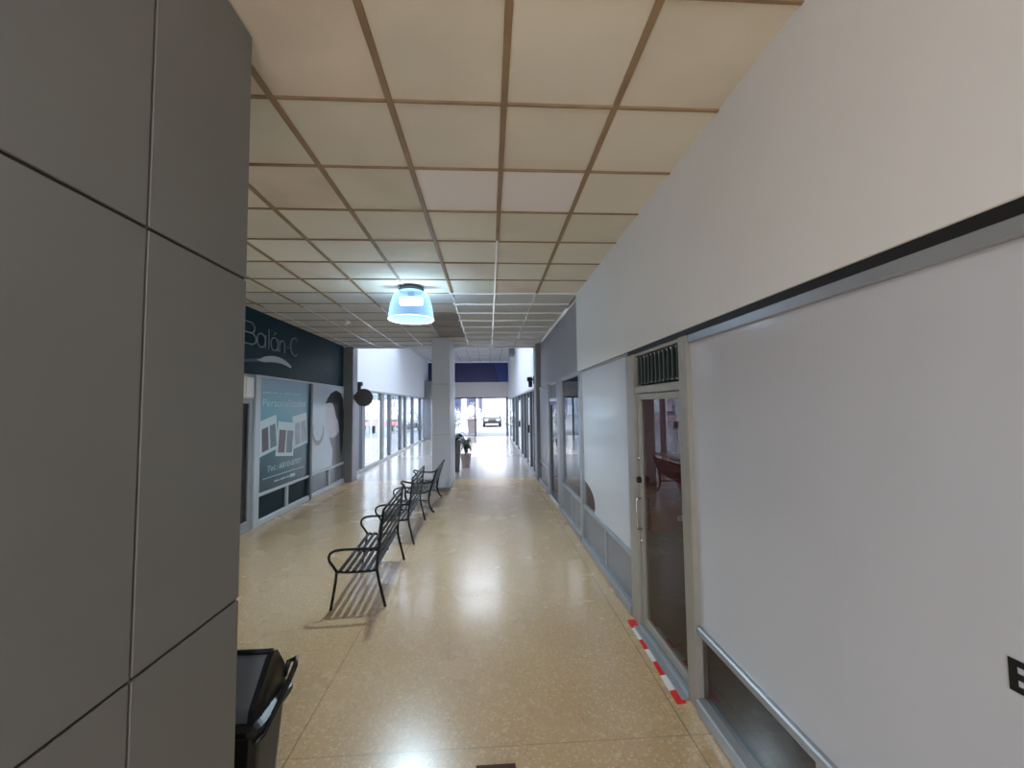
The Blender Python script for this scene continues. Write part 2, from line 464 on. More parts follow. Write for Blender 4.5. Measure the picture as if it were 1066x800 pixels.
# door_1 with louvred transom
d1 = sroot('door_1', (XR, 3.1, 0), 'glass shop door in an aluminium frame on the right')
post(d1, 3.51, 3.70, 0, 2.35)
obj('frame', MB().box(1.285, 1.35, 2.655, 3.51, 2.00, 2.06, .006).box(1.295, 1.35, 2.655, 3.51, 2.325, 2.352, .004), 'alu', d1)
obj('sill', MB().box(1.265, 1.35, 2.655, 3.51, 0, .035, .006).box(1.225, 1.27, 2.655, 3.53, 0, .012, .003), 'alu_grey', d1)
lf = MB(); yA, yB2 = 2.672, 3.495
lf.box(1.30, 1.34, yA, yA + .05, .04, 1.995, .004); lf.box(1.30, 1.34, yB2 - .055, yB2, .04, 1.995, .004)
lf.box(1.30, 1.34, yA + .05, yB2 - .055, 1.945, 1.995, .004); lf.box(1.30, 1.34, yA + .05, yB2 - .055, .04, .11, .004)
obj('door_frame', lf, 'alu', d1)
obj('glass_pane', MB().box(1.317, 1.323, yA + .05, yB2 - .055, .11, 1.945), 'glass_dark', d1)
lk = MB().box(1.262, 1.30, 3.435, 3.475, 1.235, 1.285, .008)
obj('lock', lk, 'black', d1)
hd = MB().tube([(1.30, 3.47, 1.10), (1.265, 3.47, 1.10), (1.258, 3.47, 1.08), (1.258, 3.47, .86), (1.265, 3.47, .84), (1.30, 3.47, .84)], .010)
obj('door_handle', hd, 'steel', d1)
obj('bolt', MB().lathe([(.0, -.012), (.016, -.012), (.016, .0)], (1.30, 3.48, 1.44), 12, axis='y').lathe([(.0, -.012), (.016, -.012), (.016, .0)], (1.30, 3.48, .74), 12, axis='y'), 'steel', d1)
lo = MB(); n = 11
for k in range(n):
    y = 2.69 + (k + .5) * (3.49 - 2.69) / n
    t = bmesh.new(); bmesh.ops.create_cube(t, size=1)
    R = Matrix.Rotation(math.radians(-52), 4, 'Z')
    for v in t.verts: v.co = R @ Vector((v.co.x * .006, v.co.y * .066, v.co.z * .235)) + Vector((1.318, y, 2.195))
    lo.merge(t)
obj('louvres', lo, 'louvre', d1)
cl = MB()
for k in range(n):
    y = 2.69 + (k + .5) * (3.49 - 2.69) / n
    cl.box(1.296, 1.304, y - .008, y + .008, 2.298, 2.310); cl.box(1.296, 1.304, y - .008, y + .008, 2.078, 2.088)
obj('clip', cl, 'steel', d1)
obj('louvre_back', MB().box(1.352, 1.36, 2.655, 3.51, 2.06, 2.35), 'black', d1)

# window_2: film covered bay, its lower corner peeled
w2 = sroot('window_2', (XR, 4.6, 0), 'film covered shop window between the two glass doors on the right')
obj('frame', MB().box(1.295, 1.35, 3.70, 5.60, 2.368, 2.388, .004).box(1.285, 1.35, 3.70, 5.60, .505, .55, .008).box(1.262, 1.35, 3.70, 5.60, 0, .095, .01), 'alu_grey', w2)
post(w2, 5.60, 5.73, 0, 2.392, 'alu_grey'); post(w2, 4.58, 4.63, .095, .505, 'alu_grey', x0=1.30)
fl = [(3.70, .55), (5.10, .55), (5.07, .62), (5.08, .69), (5.14, .76), (5.25, .81), (5.42, .85), (5.60, .88), (5.60, 2.368), (3.70, 2.368)]
obj('film_panel', MB().prism(fl, 'x', 1.312, 1.318), 'film', w2)
obj('glass_pane', MB().box(1.320, 1.326, 3.70, 5.60, .55, 2.368), 'glass_dark', w2)
obj('lower_panel', MB().box(1.315, 1.325, 3.70, 4.58, .095, .505).box(1.315, 1.325, 4.63, 5.60, .095, .505), 'grey_pane', w2)

# window_3: clear bay with a dark blind head
w3 = sroot('window_3', (XR, 6.5, 0), 'clear shop window reflecting the bright hall on the right')
obj('frame', MB().box(1.295, 1.35, 5.73, 7.25, 2.34, 2.375, .004).box(1.285, 1.35, 5.73, 7.25, .505, .55, .008).box(1.262, 1.35, 5.73, 7.25, 0, .095, .01), 'alu_grey', w3)
post(w3, 7.25, 7.55, 0, 2.375, 'alu_grey', x0=1.265); post(w3, 6.42, 6.47, .095, .505, 'alu_grey', x0=1.30)
obj('glass_pane', MB().box(1.318, 1.324, 5.73, 7.25, .55, 2.34), 'glass', w3)
obj('blind', MB().box(1.335, 1.35, 5.73, 7.25, 2.16, 2.34), 'black', w3)
obj('lower_panel', MB().box(1.315, 1.325, 5.73, 6.42, .095, .505).box(1.315, 1.325, 6.47, 7.25, .095, .505), 'grey_pane', w3)

# door_2
d2 = sroot('door_2', (XR, 8.1, 0), 'second glass shop door on the right beside the clear window')
post(d2, 8.62, 8.86, 0, 2.375, 'alu_grey', x0=1.27)
obj('frame', MB().box(1.29, 1.35, 7.55, 8.62, 1.99, 2.06, .006).box(1.295, 1.35, 7.55, 8.62, 2.34, 2.375, .004).box(1.262, 1.35, 7.55, 8.62, 0, .04, .006), 'bar_white', d2)
obj('transom_panel', MB().box(1.318, 1.324, 7.55, 8.62, 2.06, 2.34), 'grey_pane', d2)
lf = MB()
lf.box(1.30, 1.34, 7.57, 7.66, .04, 1.985, .004); lf.box(1.30, 1.34, 8.52, 8.60, .04, 1.985, .004)
lf.box(1.30, 1.34, 7.66, 8.52, 1.92, 1.985, .004); lf.box(1.30, 1.34, 7.66, 8.52, .04, .14, .004)
obj('door_frame', lf, 'alu_dark', d2)
obj('glass_pane', MB().box(1.317, 1.323, 7.66, 8.52, .14, 1.92), 'glass_dark', d2)
obj('lock', MB().box(1.26, 1.30, 7.60, 7.66, 1.15, 1.28, .008), 'black', d2)
# window_4 strip before the column
w4 = sroot('window_4', (XR, 9.6, 0), 'narrow grey panelled bay before the far column on the right')
obj('frame', MB().box(1.295, 1.35, 8.86, 10.40, 2.34, 2.375, .004).box(1.285, 1.35, 8.86, 10.40, .505, .55, .008).box(1.262, 1.35, 8.86, 10.40, 0, .095, .01), 'alu_grey', w4)
obj('panel', MB().box(1.312, 1.322, 8.86, 10.40, .55, 2.34), 'upper', w4)
obj('lower_panel', MB().box(1.315, 1.325, 8.86, 9.6, .095, .505).box(1.315, 1.325, 9.62, 10.40, .095, .505), 'grey_pane', w4)
struct('column', MB().box(1.225, 1.52, 10.42, 10.95, 0, CZ - .005, .01), 'pillar3', 'grey column on the right at the end of the low ceiling')

# shop interior behind the right shopfronts
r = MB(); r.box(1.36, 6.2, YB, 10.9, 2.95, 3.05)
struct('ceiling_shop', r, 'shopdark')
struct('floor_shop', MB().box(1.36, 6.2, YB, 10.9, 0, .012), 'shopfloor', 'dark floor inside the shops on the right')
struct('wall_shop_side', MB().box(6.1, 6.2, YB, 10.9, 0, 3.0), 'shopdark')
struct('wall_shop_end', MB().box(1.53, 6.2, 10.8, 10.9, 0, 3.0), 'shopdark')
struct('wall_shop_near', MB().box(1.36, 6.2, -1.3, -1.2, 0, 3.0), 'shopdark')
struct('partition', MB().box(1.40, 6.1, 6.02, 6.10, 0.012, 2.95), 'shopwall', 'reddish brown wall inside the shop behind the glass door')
cl_ = thing('shop_fill_lamp', 'unseen lamp added to brighten the dim shop behind the glass door', 'lamp', (3.2, 4.3, 2.95))
obj('housing', MB().box(2.9, 3.5, 4.0, 4.6, 2.92, 2.949, .01), 'outlet', cl_)  # housing of the added fill lamp
add_light('shop_fill', 'AREA', (0, 0, -.04), 5, (1, .86, .76), size=.5, parent=cl_)  # added fill light that brightens the reddish brown wall
ou = thing('wall_outlet', 'small ivory outlet plate low on the reddish brown wall behind the door glass', 'outlet', (2.86, 6.02, .20))
obj('plate', MB().box(2.80, 2.92, 6.010, 6.02, .165, .235, .004), 'outlet', ou)
obj('socket', MB().box(2.825, 2.85, 6.006, 6.010, .185, .215, .002).box(2.87, 2.895, 6.006, 6.010, .185, .215, .002), 'black', ou)

# ------------------------------------------------------------------ left side
struct('wall_left', MB().box(XL - .1, XL, YB, 5.7, 0, CZ + .02), 'pillar2', 'pale wall on the left')
fa = sroot('wall_left_upper', (XL, 8, 2.47), 'dark teal fascia above the poster windows')
obj('fascia', MB().box(XL - .08, XL, 5.7, 10.85, 2.465, CZ + .02), 'teal', fa)
# thin outlined letters of the shop sign
def stroke(pts, r=.011):
    return MB().tube([(XL + .012, y, z) for y, z in pts], r, 6)
def arc(cy, cz, ry, rz, a0, a1, n=16):
    return [(cy + ry * math.cos(math.radians(a0 + (a1 - a0) * k / n)), cz + rz * math.sin(math.radians(a0 + (a1 - a0) * k / n))) for k in range(n + 1)]
sg = thing('shop_sign', 'thin pale lettering and swoosh on the dark teal fascia at left', 'sign', (XL, 7.4, 2.94))
def letter(name, *strokes):
    mb = MB()
    for s in strokes: mb.tube([(XL + .012, y, z) for y, z in s], .0115, 6)
    return obj(name, mb, 'letter', sg)
letter('letter_b', [(6.46, 2.95), (6.46, 3.30), (6.66, 3.30)] + arc(6.66, 3.215, .11, .085, 90, -90) + [(6.50, 3.13)], [(6.66, 3.13)] + arc(6.67, 3.04, .15, .09, 90, -90) + [(6.46, 2.95)])
letter('letter_a', arc(6.97, 3.06, .125, .115, 0, 360, 20), [(7.10, 3.17), (7.10, 2.945)])
letter('letter_l', [(7.20, 2.945), (7.20, 3.29)])
letter('letter_a', arc(7.385, 3.06, .115, .115, 0, 360, 20), [(7.505, 3.17), (7.505, 2.945)], [(7.37, 3.22), (7.43, 3.27)])
letter('letter_n', [(7.57, 2.945), (7.57, 3.16)], [(7.57, 3.08)] + arc(7.665, 3.08, .085, .085, 160, 0) + [(7.75, 2.945)])
obj('dot', MB().lathe([(0, 0), (.022, 0), (.022, .01), (0, .01)], (XL + .012, 7.86, 3.06), 10, axis='y'), 'letter', sg)
letter('letter_c', arc(8.14, 3.12, .17, .175, 50, 310, 20))
sw = [(6.835, 2.718), (6.95, 2.745), (7.089, 2.80), (7.25, 2.832), (7.397, 2.847), (7.55, 2.846), (7.70, 2.831), (7.88, 2.785), (8.034, 2.721), (7.997, 2.69), (7.83, 2.72), (7.668, 2.74), (7.52, 2.742), (7.369, 2.735), (7.22, 2.722), (7.092, 2.705)]
obj('swoosh', MB().prism(sw, 'x', XL + .001, XL + .012), 'swoosh', sg)
obj('swoosh_tail', MB().prism([(6.30, 2.66), (6.60, 2.70), (7.06, 2.775), (7.06, 2.70), (6.835, 2.69), (6.5, 2.65)], 'x', XL + .001, XL + .010), 'swoosh2', sg)

LW = sroot('window_5', (XL, 8.8, 0), 'pair of poster covered shop windows under the teal fascia')
XS = XL + .02      # poster plane
obj('frame', MB().box(XL - .05, XL + .03, 6.93, 10.85, 2.44, 2.475, .004).box(XL - .05, XL + .045, 6.93, 10.85, .475, .525, .008).box(XL - .05, XL + .05, 6.93, 10.85, 0, .105, .01), 'alu_light', LW)
def lpost(y0, y1, z0, z1, m='alu_light', x1=XL + .045): return obj('post', MB().box(XL - .05, x1, y0, y1, z0, z1, .006), m, LW)
lpost(6.80, 6.945, 0, 2.47); lpost(7.87, 7.93, .105, .475); lpost(9.86, 9.92, .105, .475); lpost(8.80, 8.90, 0, 2.44, 'alu_dark', XL + .06)
obj('lower_pane', MB().box(XL - .02, XL + .005, 6.945, 7.87, .105, .475).box(XL - .02, XL + .005, 7.93, 8.80, .105, .475), 'tealdark', LW)
o = obj('lower_pane', MB().box(XL - .02, XL + .005, 8.90, 9.86, .105, .475).box(XL - .02, XL + .005, 9.92, 10.85, .105, .475), 'poster2low', LW)
o['label'] = 'greyish lower panes'
struct('wall_behind', MB().box(XL - .12, XL - .06, 5.7, 10.95, 0, 2.5), 'tealdark')
# left shop door, mostly behind the near pillar
d3 = sroot('door_3', (XL, 6.2, 0), 'aluminium framed shop door beside the teal poster')
obj('frame', MB().box(XL - .05, XL + .03, 5.70, 5.80, 0, 2.465, .005).box(XL - .05, XL + .03, 5.80, 6.80, 2.10, 2.465, .005).box(XL - .05, XL + .03, 5.80, 6.80, 0, .05, .005), 'alu_grey', d3)
obj('door_frame', MB().box(XL - .03, XL + .015, 5.81, 5.90, .05, 2.09, .004).box(XL - .03, XL + .015, 6.68, 6.78, .05, 2.09, .004).box(XL - .03, XL + .015, 5.9, 6.68, 2.0, 2.09, .004).box(XL - .03, XL + .015, 5.9, 6.68, .05, .16, .004), 'alu_grey', d3)
obj('glass_pane', MB().box(XL - .012, XL - .006, 5.90, 6.68, .16, 2.0), 'glass_dark', d3)

# poster 1
p1 = thing('poster', 'teal poster with three tilted photo cards and a phone number in left shop window', 'poster', (XS, 7.87, .53), 'window posters')
obj('sheet', MB().box(XL + .004, XS, 6.95, 8.80, .53, 2.44), 'poster', p1)
def lerp2(q, u, v):
    a = [q[0][k] + (q[1][k] - q[0][k]) * u for k in (0, 1)]; b = [q[3][k] + (q[2][k] - q[3][k]) * u for k in (0, 1)]
    return (a[0] + (b[0] - a[0]) * v, a[1] + (b[1] - a[1]) * v)
cards = [([(8.07, 1.76), (8.70, 1.835), (8.76, 1.205), (8.16, 1.13)], .003, 'photo3', 'photo3'),
         ([(6.96, 1.70), (7.47, 1.81), (7.57, 1.21), (6.98, 1.115)], .005, 'photo1', 'photo2'),
         ([(7.55, 1.69), (8.19, 1.63), (8.12, 1.005), (7.475, 1.075)], .007, 'photo1', 'photo2')]
for q, d, ma, mb_ in cards:
    c = obj('photo_card', MB().prism(q, 'x', XS, XS + d), 'print', p1)
    for (u0, u1), mm in (((.10, .46), ma), ((.56, .90), mb_)):
        pl = [lerp2(q, u0, .24), lerp2(q, u1, .24), lerp2(q, u1, .90), lerp2(q, u0, .90)]
        obj('photo', MB().prism(pl, 'x', XS + d, XS + d + .0015), mm, c)

def text(body, y, z, size, width, m, parent, slant=0.0, name='lettering', X=XS + .001):
    cu = bpy.data.curves.new(name, 'FONT'); cu.body = body; cu.size = size; cu.extrude = .001; cu.shear = slant
    ob = bpy.data.objects.new(name, cu); C.objects.link(ob)
    bpy.context.view_layer.update()
    w = max(ob.dimensions.x, 1e-3)
    dg = bpy.context.evaluated_depsgraph_get()
    me = bpy.data.meshes.new_from_object(ob.evaluated_get(dg))
    bpy.data.objects.remove(ob)
    sx = width / w
    off = root_loc(parent)
    for v in me.vertices:   # text x -> +Y, text y -> Z, facing +X
        v.co = Vector((X + v.co.z, y + v.co.x * sx, z + v.co.y)) - off
    me.materials.clear(); me.materials.append(M[m])
    o = bpy.data.objects.new(name, me); C.objects.link(o); o.parent = parent
    return o
text('Personalizados', 7.02, 1.955, .185, 1.60, 'printpale', p1)
text('Tel.: 6810-8707', 7.20, .835, .14, 1.25, 'phone', p1, .2)
ru = MB().box(XS, XS + .002, 7.08, 8.59, .728, .742); obj('rule', ru, 'phone', p1)
sm = MB()
for y0, y1 in ((7.02, 7.30), (7.34, 7.52), (7.58, 7.66), (7.72, 8.05), (8.09, 8.40)): sm.box(XS, XS + .002, y0, y1, 2.180, 2.205)
obj('small_print', sm, 'phone', p1); sm = MB()
for y0, y1 in ((7.45, 7.62), (7.66, 7.86), (7.90, 7.98)): sm.box(XS, XS + .002, y0, y1, .625, .652)
sm.box(XS, XS + .002, 8.02, 8.22, .61, .67)
obj('small_print', sm, 'phone', p1)

# poster 2
p2 = thing('poster', 'pale poster of a dark haired person and a ring in left shop window', 'poster', (XS, 9.87, .53), 'window posters')
obj('sheet', MB().box(XL + .004, XS, 8.90, 10.85, .53, 2.44), 'poster2', p2)
body = [(9.876, 1.263), (10.187, 1.272), (10.56, 1.31), (10.84, 1.1), (10.84, .535), (10.092, .535), (10.134, .911)]
obj('clothing', MB().prism(body, 'x', XS, XS + .001), 'cloth', p2)
face = [(9.666, 2.005), (10.162, 2.024), (10.295, 1.75), (10.50, 1.45), (10.42, 1.26), (10.187, 1.20), (9.90, 1.22), (9.876, 1.30), (9.79, 1.33), (9.80, 1.42), (9.73, 1.47), (9.759, 1.53), (9.62, 1.60), (9.68, 1.72)]
obj('face', MB().prism(face, 'x', XS, XS + .002), 'skin', p2)
hair = [(9.666, 2.02), (9.773, 2.14), (9.996, 2.28), (10.314, 2.36), (10.62, 2.30), (10.80, 2.143), (10.845, 1.816), (10.845, 1.359), (10.80, .972), (10.71, .723), (10.618, .861), (10.56, 1.31), (10.465, 1.60), (10.32, 1.698), (10.22, 1.885), (10.10, 2.03), (9.92, 2.045)]
obj('hair', MB().prism(hair, 'x', XS, XS + .003), 'hair', p2)
ov = MB(); a = arc(9.28, 1.40, .30, .30, 150, 380, 24)
ov.prism([p for p in a] + [(9.28 + (p[0] - 9.28) * .86, 1.44 + (p[1] - 1.40) * .80) for p in a[::-1]], 'x', XS, XS + .002)
obj('ring', ov, 'ovalm', p2)
sm = MB()
for y0, y1, z in ((8.99, 9.20, .91), (9.26, 9.85, .92), (9.0, 9.9, .80), (9.0, 9.7, .72), (9.0, 9.9, .64)): sm.box(XS, XS + .002, y0, y1, z, z + .025)
obj('small_print', sm, 'phone', p2)

# white wall box above the left door frame
bx = thing('wall_box', 'white box mounted high beside the teal poster on left shopfront', 'box', (XL + .03, 6.7, 2.07))
obj('housing', MB().box(XL + .046, XL + .10, 6.40, 6.64, 2.08, 2.42, .012), 'outlet', bx)
obj('cover', MB().box(XL + .10, XL + .108, 6.43, 6.62, 2.10, 2.40, .004), 'whitetape', bx)
obj('bracket', MB().box(XL + .028, XL + .047, 6.45, 6.60, 2.12, 2.38, .002), 'alu_dark', bx)

# left column closing the near hall
struct('column', MB().box(-3.85, -3.555, 10.86, 11.25, 0, CZ - .005, .01), 'pillar3', 'dark grey column at the end of the left shopfront')
rs = thing('round_sign', 'dark grey round blade sign on a short arm from the left column', 'sign', (-3.555, 11.0, 2.19))
obj('disc', MB().lathe([(0, -.03), (.215, -.03), (.235, -.015), (.235, .015), (.215, .03), (0, .03)], (-3.31, 11.0, 2.19), 32, axis='y'), 'signdisc', rs)
obj('arm', MB().box(-3.556, -3.50, 10.98, 11.02, 2.13, 2.27, .006).tube([(-3.53, 11.0, 2.25), (-3.40, 11.0, 2.25)], .015).tube([(-3.53, 11.0, 2.15), (-3.40, 11.0, 2.15)], .015), 'signdisc', rs)

# ------------------------------------------------------------------ pillars
pl = sroot('pillar', (-1.34, .9, 0), 'large grey clad pillar filling the left foreground')
obj('core', MB().box(-1.67, -1.027, .212, 1.748, 0, CZ), 'joint', pl)
cd = MB()
zs = [(0, 1.131), (1.141, 2.446), (2.456, CZ)]
for z0, z1 in zs:
    for y0, y1 in ((.20, 1.251), (1.259, 1.755)):
        cd.box(-1.034, -1.02, y0, y1, z0, z1, .0025)
        cd.box(-1.68, -1.664, y0, y1, z0, z1, .0025)
    for ya, yb in ((1.743, 1.757), (.198, .214)):
        cd.box(-1.664, -1.348, ya, yb, z0, z1, .0025); cd.box(-1.342, -1.036, ya, yb, z0, z1, .0025)
obj('cladding', cd, 'pillar', pl)
obj('joint_strip', MB().box(-1.030, -1.0215, 1.2525, 1.2545, 0, CZ), 'edge', pl)

mp = sroot('pillar', (-1.1, 10.2, 0), 'pale grey pillar standing beyond the benches')
obj('core', MB().box(-1.300, -.912, 9.512, 10.93, 0, CZ), 'joint', mp)
cd = MB(); zz = [0, 1.268, 2.445, CZ]
for z0, z1 in zip(zz, zz[1:]):
    cd.box(-1.31, -.903, 9.50, 10.94, z0 + .003, z1 - .003, .004)
obj('cladding', cd, 'pillar2', mp)
obj('plinth', MB().box(-1.318, -.895, 9.492, 10.946, 0, .07, .004), 'pillar3', mp)

# ------------------------------------------------------------------ atrium
struct('wall_left_atrium', MB().box(XL - .16, XL - .05, 11.25, YF, 2.42, AZ + .1), 'white', 'white upper wall of the bright atrium on the left')
struct('wall_right_atrium', MB().box(1.27, 1.36, YE, YF, 2.34, AZ + .1), 'white', 'white upper wall of the bright atrium on the right')
struct('ceiling_atrium', ceiling_field(XL - .1, 1.27, 17.4, YF, AZ, .10, 17.4, .61, lambda i, j: 0, 'c'), 'atile', 'higher tiled ceiling at the far end')
gr = MB()
for i in range(-7, 3):
    x = .10 + i * .61
    if x > XL: gr.box(x - .02, x + .02, 17.4, YF, AZ - .006, AZ + .008)
for j in range(0, 15):
    y = 17.4 + j * .61
    if y < YF: gr.box(XL - .05, 1.27, y - .018, y + .018, AZ - .006, AZ + .008)
struct('trim_5', gr, 'bar_white', 'white grid of the higher far ceiling')
# unseen skylight added to light the atrium: milky left, clear middle, opaque right
struct('shade_strip', MB().box(.42, 1.36, YE + .05, 17.5, AZ, AZ + .1), 'white')  # opaque strip added to cast the bluish shade on the floor
sk = sroot('added_skylight_1', (-1.7, 14, AZ), 'unseen roof glazing added to light the atrium')
mb = MB()
for y in (11.1, 13.2, 15.3, 17.35): mb.box(XL - .1, .42, y - .03, y + .03, AZ, AZ + .1)
for x in (-3.8, -2.4, -1.0, .38): mb.box(x - .03, x + .03, 11.1, 17.35, AZ, AZ + .1)
obj('frame', mb, 'bar_white', sk)  # frame of the added skylight
obj('glass_pane', MB().box(-1.0, .4, 11.1, 17.4, AZ + .10, AZ + .106), 'added_roofglass', sk)  # clear pane of the added skylight
obj('diffuser_panel', MB().box(XL, -1.0, 11.1, 17.4, AZ + .10, AZ + .106), 'milky', sk)  # added diffuser spreading sunlight over the white walls
struct('beam', MB().box(1.02, 1.268, 19.3, 20.2, AZ - .42, AZ - .002, .01), 'pillar3', 'dark beam end under the higher far ceiling')

def storefront(name, X, posts, zt, facing, label, y0, y1, doors=()):
    w = sroot(name, (X, (y0 + y1) / 2, 0), label)
    a, b = X - .05, X + .05
    obj('frame', MB().box(a, b, y0, y1, zt - .06, zt, .004).box(a, b, y0, y1, 0, .10, .006), 'alu_grey', w)
    ys = [y0] + [p for q in posts for p in q] + [y1]
    for p in posts: obj('post', MB().box(a - .01, b + .01, p[0], p[1], .10, zt - .06, .006), 'alu_dark', w)
    for k in range(0, len(ys) - 1, 2):
        if ys[k + 1] - ys[k] < .05: continue
        if any(ys[k] <= d <= ys[k + 1] for d in doors):
            dd = MB(); q0, q1 = ys[k] + .015, ys[k + 1] - .015; ym = (q0 + q1) / 2
            dd.box(a + .02, b - .02, q0, q1, 2.10, 2.17, .004); dd.box(a + .02, b - .02, q0, q1, .10, .22, .004)
            for yy in (q0, ym - .05, q1 - .06): dd.box(a + .02, b - .02, yy, yy + .06, .22, 2.10, .004)
            obj('door_frame', dd, 'bar_white', w)
            s = 1 if X < 0 else -1
            obj('lock', MB().box(X + s * .03, X + s * .09, ym - .09, ym + .09, 1.08, 1.32, .01), 'black', w)
        obj('glass_pane', MB().box(X - .004, X + .004, ys[k], ys[k + 1], .10, zt - .06), 'glass', w)
    return w
storefront('window_6', -3.85, [(11.85, 12.15), (12.45, 12.75), (14.6, 15.0), (15.9, 16.15), (17.8, 18.1), (18.8, 19.1), (20.6, 20.9), (22.9, 23.2)], 2.48, 1,
           'long row of shop windows and doors along the left of the atrium', 11.25, 24.6, doors=(13.5,))
struct('pillar_end', MB().box(-3.95, -3.45, 24.6, YF, 0, 3.5), 'pillar3', 'grey pier at the far left end of the atrium')
storefront('window_7', 1.30, [(11.3, 11.55), (12.2, 12.4), (13.1, 13.4), (14.3, 14.6), (15.5, 15.8), (17.2, 17.5), (19.0, 19.3), (21.2, 21.5)], 2.40, -1,
           'row of shop windows and doors along the right of the atrium', YE, 25.2, doors=(12.8, 16.4))
# bright shop room behind the right far windows
struct('wall_far_shop', MB().box(4.0, 4.1, YE, YF, 0, 3.2), 'white')
struct('floor_far_shop', MB().box(1.35, 4.0, YE, YF, 0, .01), 'ground')

# end wall with navy fascia over the entrance
ew = sroot('wall_end', (-1.3, YF, 0), 'far end wall with a navy band above the entrance')
obj('band', MB().box(XL - .1, .72, YF, YF + .1, 3.50, 4.76).box(1.25, 1.27, YF, YF + .1, 3.5, 4.76), 'navy', ew)
obj('band_sheen', MB().prism([(.33, 4.755), (1.26, 4.755), (1.26, 3.505), (.72, 3.505)], 'y', YF - .012, YF + .05), 'navy_sheen', ew)  # lighter blue diagonal is a light reflection put into the colour
obj('lintel', MB().box(XL - .1, 1.36, YF + .02, YF + .14, 2.52, 3.505), 'lintel', ew)
obj('wall_top', MB().box(XL - .1, 1.36, YF + .03, YF + .14, 4.755, AZ + .1), 'white', ew)
en = sroot('door_4', (-1, YF, 0), 'wide glazed street entrance at the far end')
mb = MB(); mb.box(-3.45, 1.27, YF + .02, YF + .12, 2.44, 2.52, .006)
obj('frame', mb, 'alu_dark', en)
for x0, x1 in ((-.90, -.80), (1.12, 1.27), (-2.9, -2.8)): obj('post', MB().box(x0, x1, YF + .03, YF + .12, 0, 2.44, .006), 'alu_dark', en)
obj('glass_pane', MB().box(-3.45, -2.9, YF + .07, YF + .076, 0, 2.44).box(-2.8, -.9, YF + .07, YF + .076, 1.95, 2.44), 'glass', en)
struct('trim_6', MB().box(-3.4, 1.12, 15.55, 15.62, .0005, .004), 'alu_dark', 'dark threshold strip across the far floor')

# ------------------------------------------------------------------ black wall lamps on both columns
def wall_lamp(x, y, z, s, label):
    o = thing('wall_lamp', label, 'lamp', (x, y, z), 'black wall lamps at the atrium corners')
    obj('backplate', MB().box(x, x + s * .025, y - .05, y + .05, z - .05, z + .17, .006), 'black', o)
    obj('lamp_head', MB().box(x + s * .05, x + s * .19, y - .08, y + .08, z + .02, z + .14, .02).tube([(x + s * .02, y, z + .07), (x + s * .06, y, z + .07)], .025), 'black', o)
    obj('lens', MB().lathe([(0, -.14), (.05, -.14), (.06, .0), (.05, .03), (0, .03)], (x + s * .10, y, z - .0), 12), 'black', o)
wall_lamp(-3.85, 12.0, 2.53, 1, 'black wall lamp on the white wall above the round sign')
wall_lamp(1.27, 11.30, 2.58, -1, 'black wall lamp high beside the right grey column')

# ------------------------------------------------------------------ ceiling lamp
LX, LY = -1.035, 5.5
lp = thing('ceiling_lamp', 'lit bell shaped blue acrylic lamp on the hall ceiling', 'lamp', (LX, LY, CZ))
obj('cap', MB().lathe([(0, .0), (.15, .0), (.17, -.025), (.165, -.055), (.13, -.06), (0, -.06)], (LX, LY, CZ - .004), 28), 'rubbercap', lp)
prof = [(.150, CZ - .045), (.200, CZ - .075), (.238, CZ - .13), (.264, CZ - .20), (.282, CZ - .28), (.294, CZ - .37), (.300, CZ - .435)]
sh = MB(); rings = []
for r_, z_ in prof: rings.append([sh.bm.verts.new((LX + r_ * math.cos(2 * PI * k / 40), LY + r_ * math.sin(2 * PI * k / 40), z_)) for k in range(40)])
for a, b in zip(rings, rings[1:]):
    for k in range(40): f = sh.bm.faces.new([a[k], a[(k + 1) % 40], b[(k + 1) % 40], b[k]]); f.smooth = True
sho = obj('lamp_shade', sh, 'shade', lp)
obj('rim', MB().tube([(LX + .302 * math.cos(2 * PI * k / 40), LY + .302 * math.sin(2 * PI * k / 40), CZ - .437) for k in range(40)], .006, 6, closed=True), 'shaderim', sho)
obj('lens', MB().lathe([(.296, -.437), (.22, -.452), (.12, -.460), (0, -.463)], (LX, LY, CZ), 40), 'shade', sho)
obj('lamp_gear', MB().box(LX - .155, LX + .155, LY - .04, LY + .04, CZ - .235, CZ - .135, .012), 'bulb', lp)
obj('stem', MB().box(LX - .04, LX + .04, LY - .03, LY + .03, CZ - .12, CZ - .05), 'rubbercap', lp)
add_light('lamp_glow', 'POINT', (0, 0, -.38), 24, (.62, .82, 1), size=.05, parent=lp)
sl = add_light('lamp_beam', 'SPOT', (0, 0, -.34), 430, (1, .97, .93), parent=lp)
sl.data.spot_size = math.radians(155); sl.data.spot_blend = .6; sl.data.shadow_soft_size = .09
# an added copy of the ceiling lamp behind the camera, out of view, lights the near end
fill_lp = copy_tree(lp); fill_lp.location = (-.1, -1.4, CZ); fill_lp['label'] = 'unseen copy of the bell lamp added to light the near end'
for ch in list(fill_lp.children):
    if ch.type == 'LIGHT' and ch.data.type == 'SPOT': bpy.data.objects.remove(ch); continue
    if ch.type == 'LIGHT':
        ch.data = ch.data.copy(); ch.data.energy = 62; ch.data.color = (1, .985, .955); ch.data.shadow_soft_size = .25
sp = thing('ceiling_spot', 'tiny white spotlight on the ceiling near the teal fascia', 'lamp', (-2.61, 7.6, CZ))
obj('base', MB().lathe([(0, 0), (.05, 0), (.05, -.02), (0, -.02)], (-2.61, 7.6, CZ - .004), 14), 'outlet', sp)
obj('lamp_head', MB().tube([(-2.65, 7.6, CZ - .085), (-2.60, 7.6, CZ - .05), (-2.55, 7.6, CZ - .03)], [.035, .032, .02], 10), 'whitetape', sp)

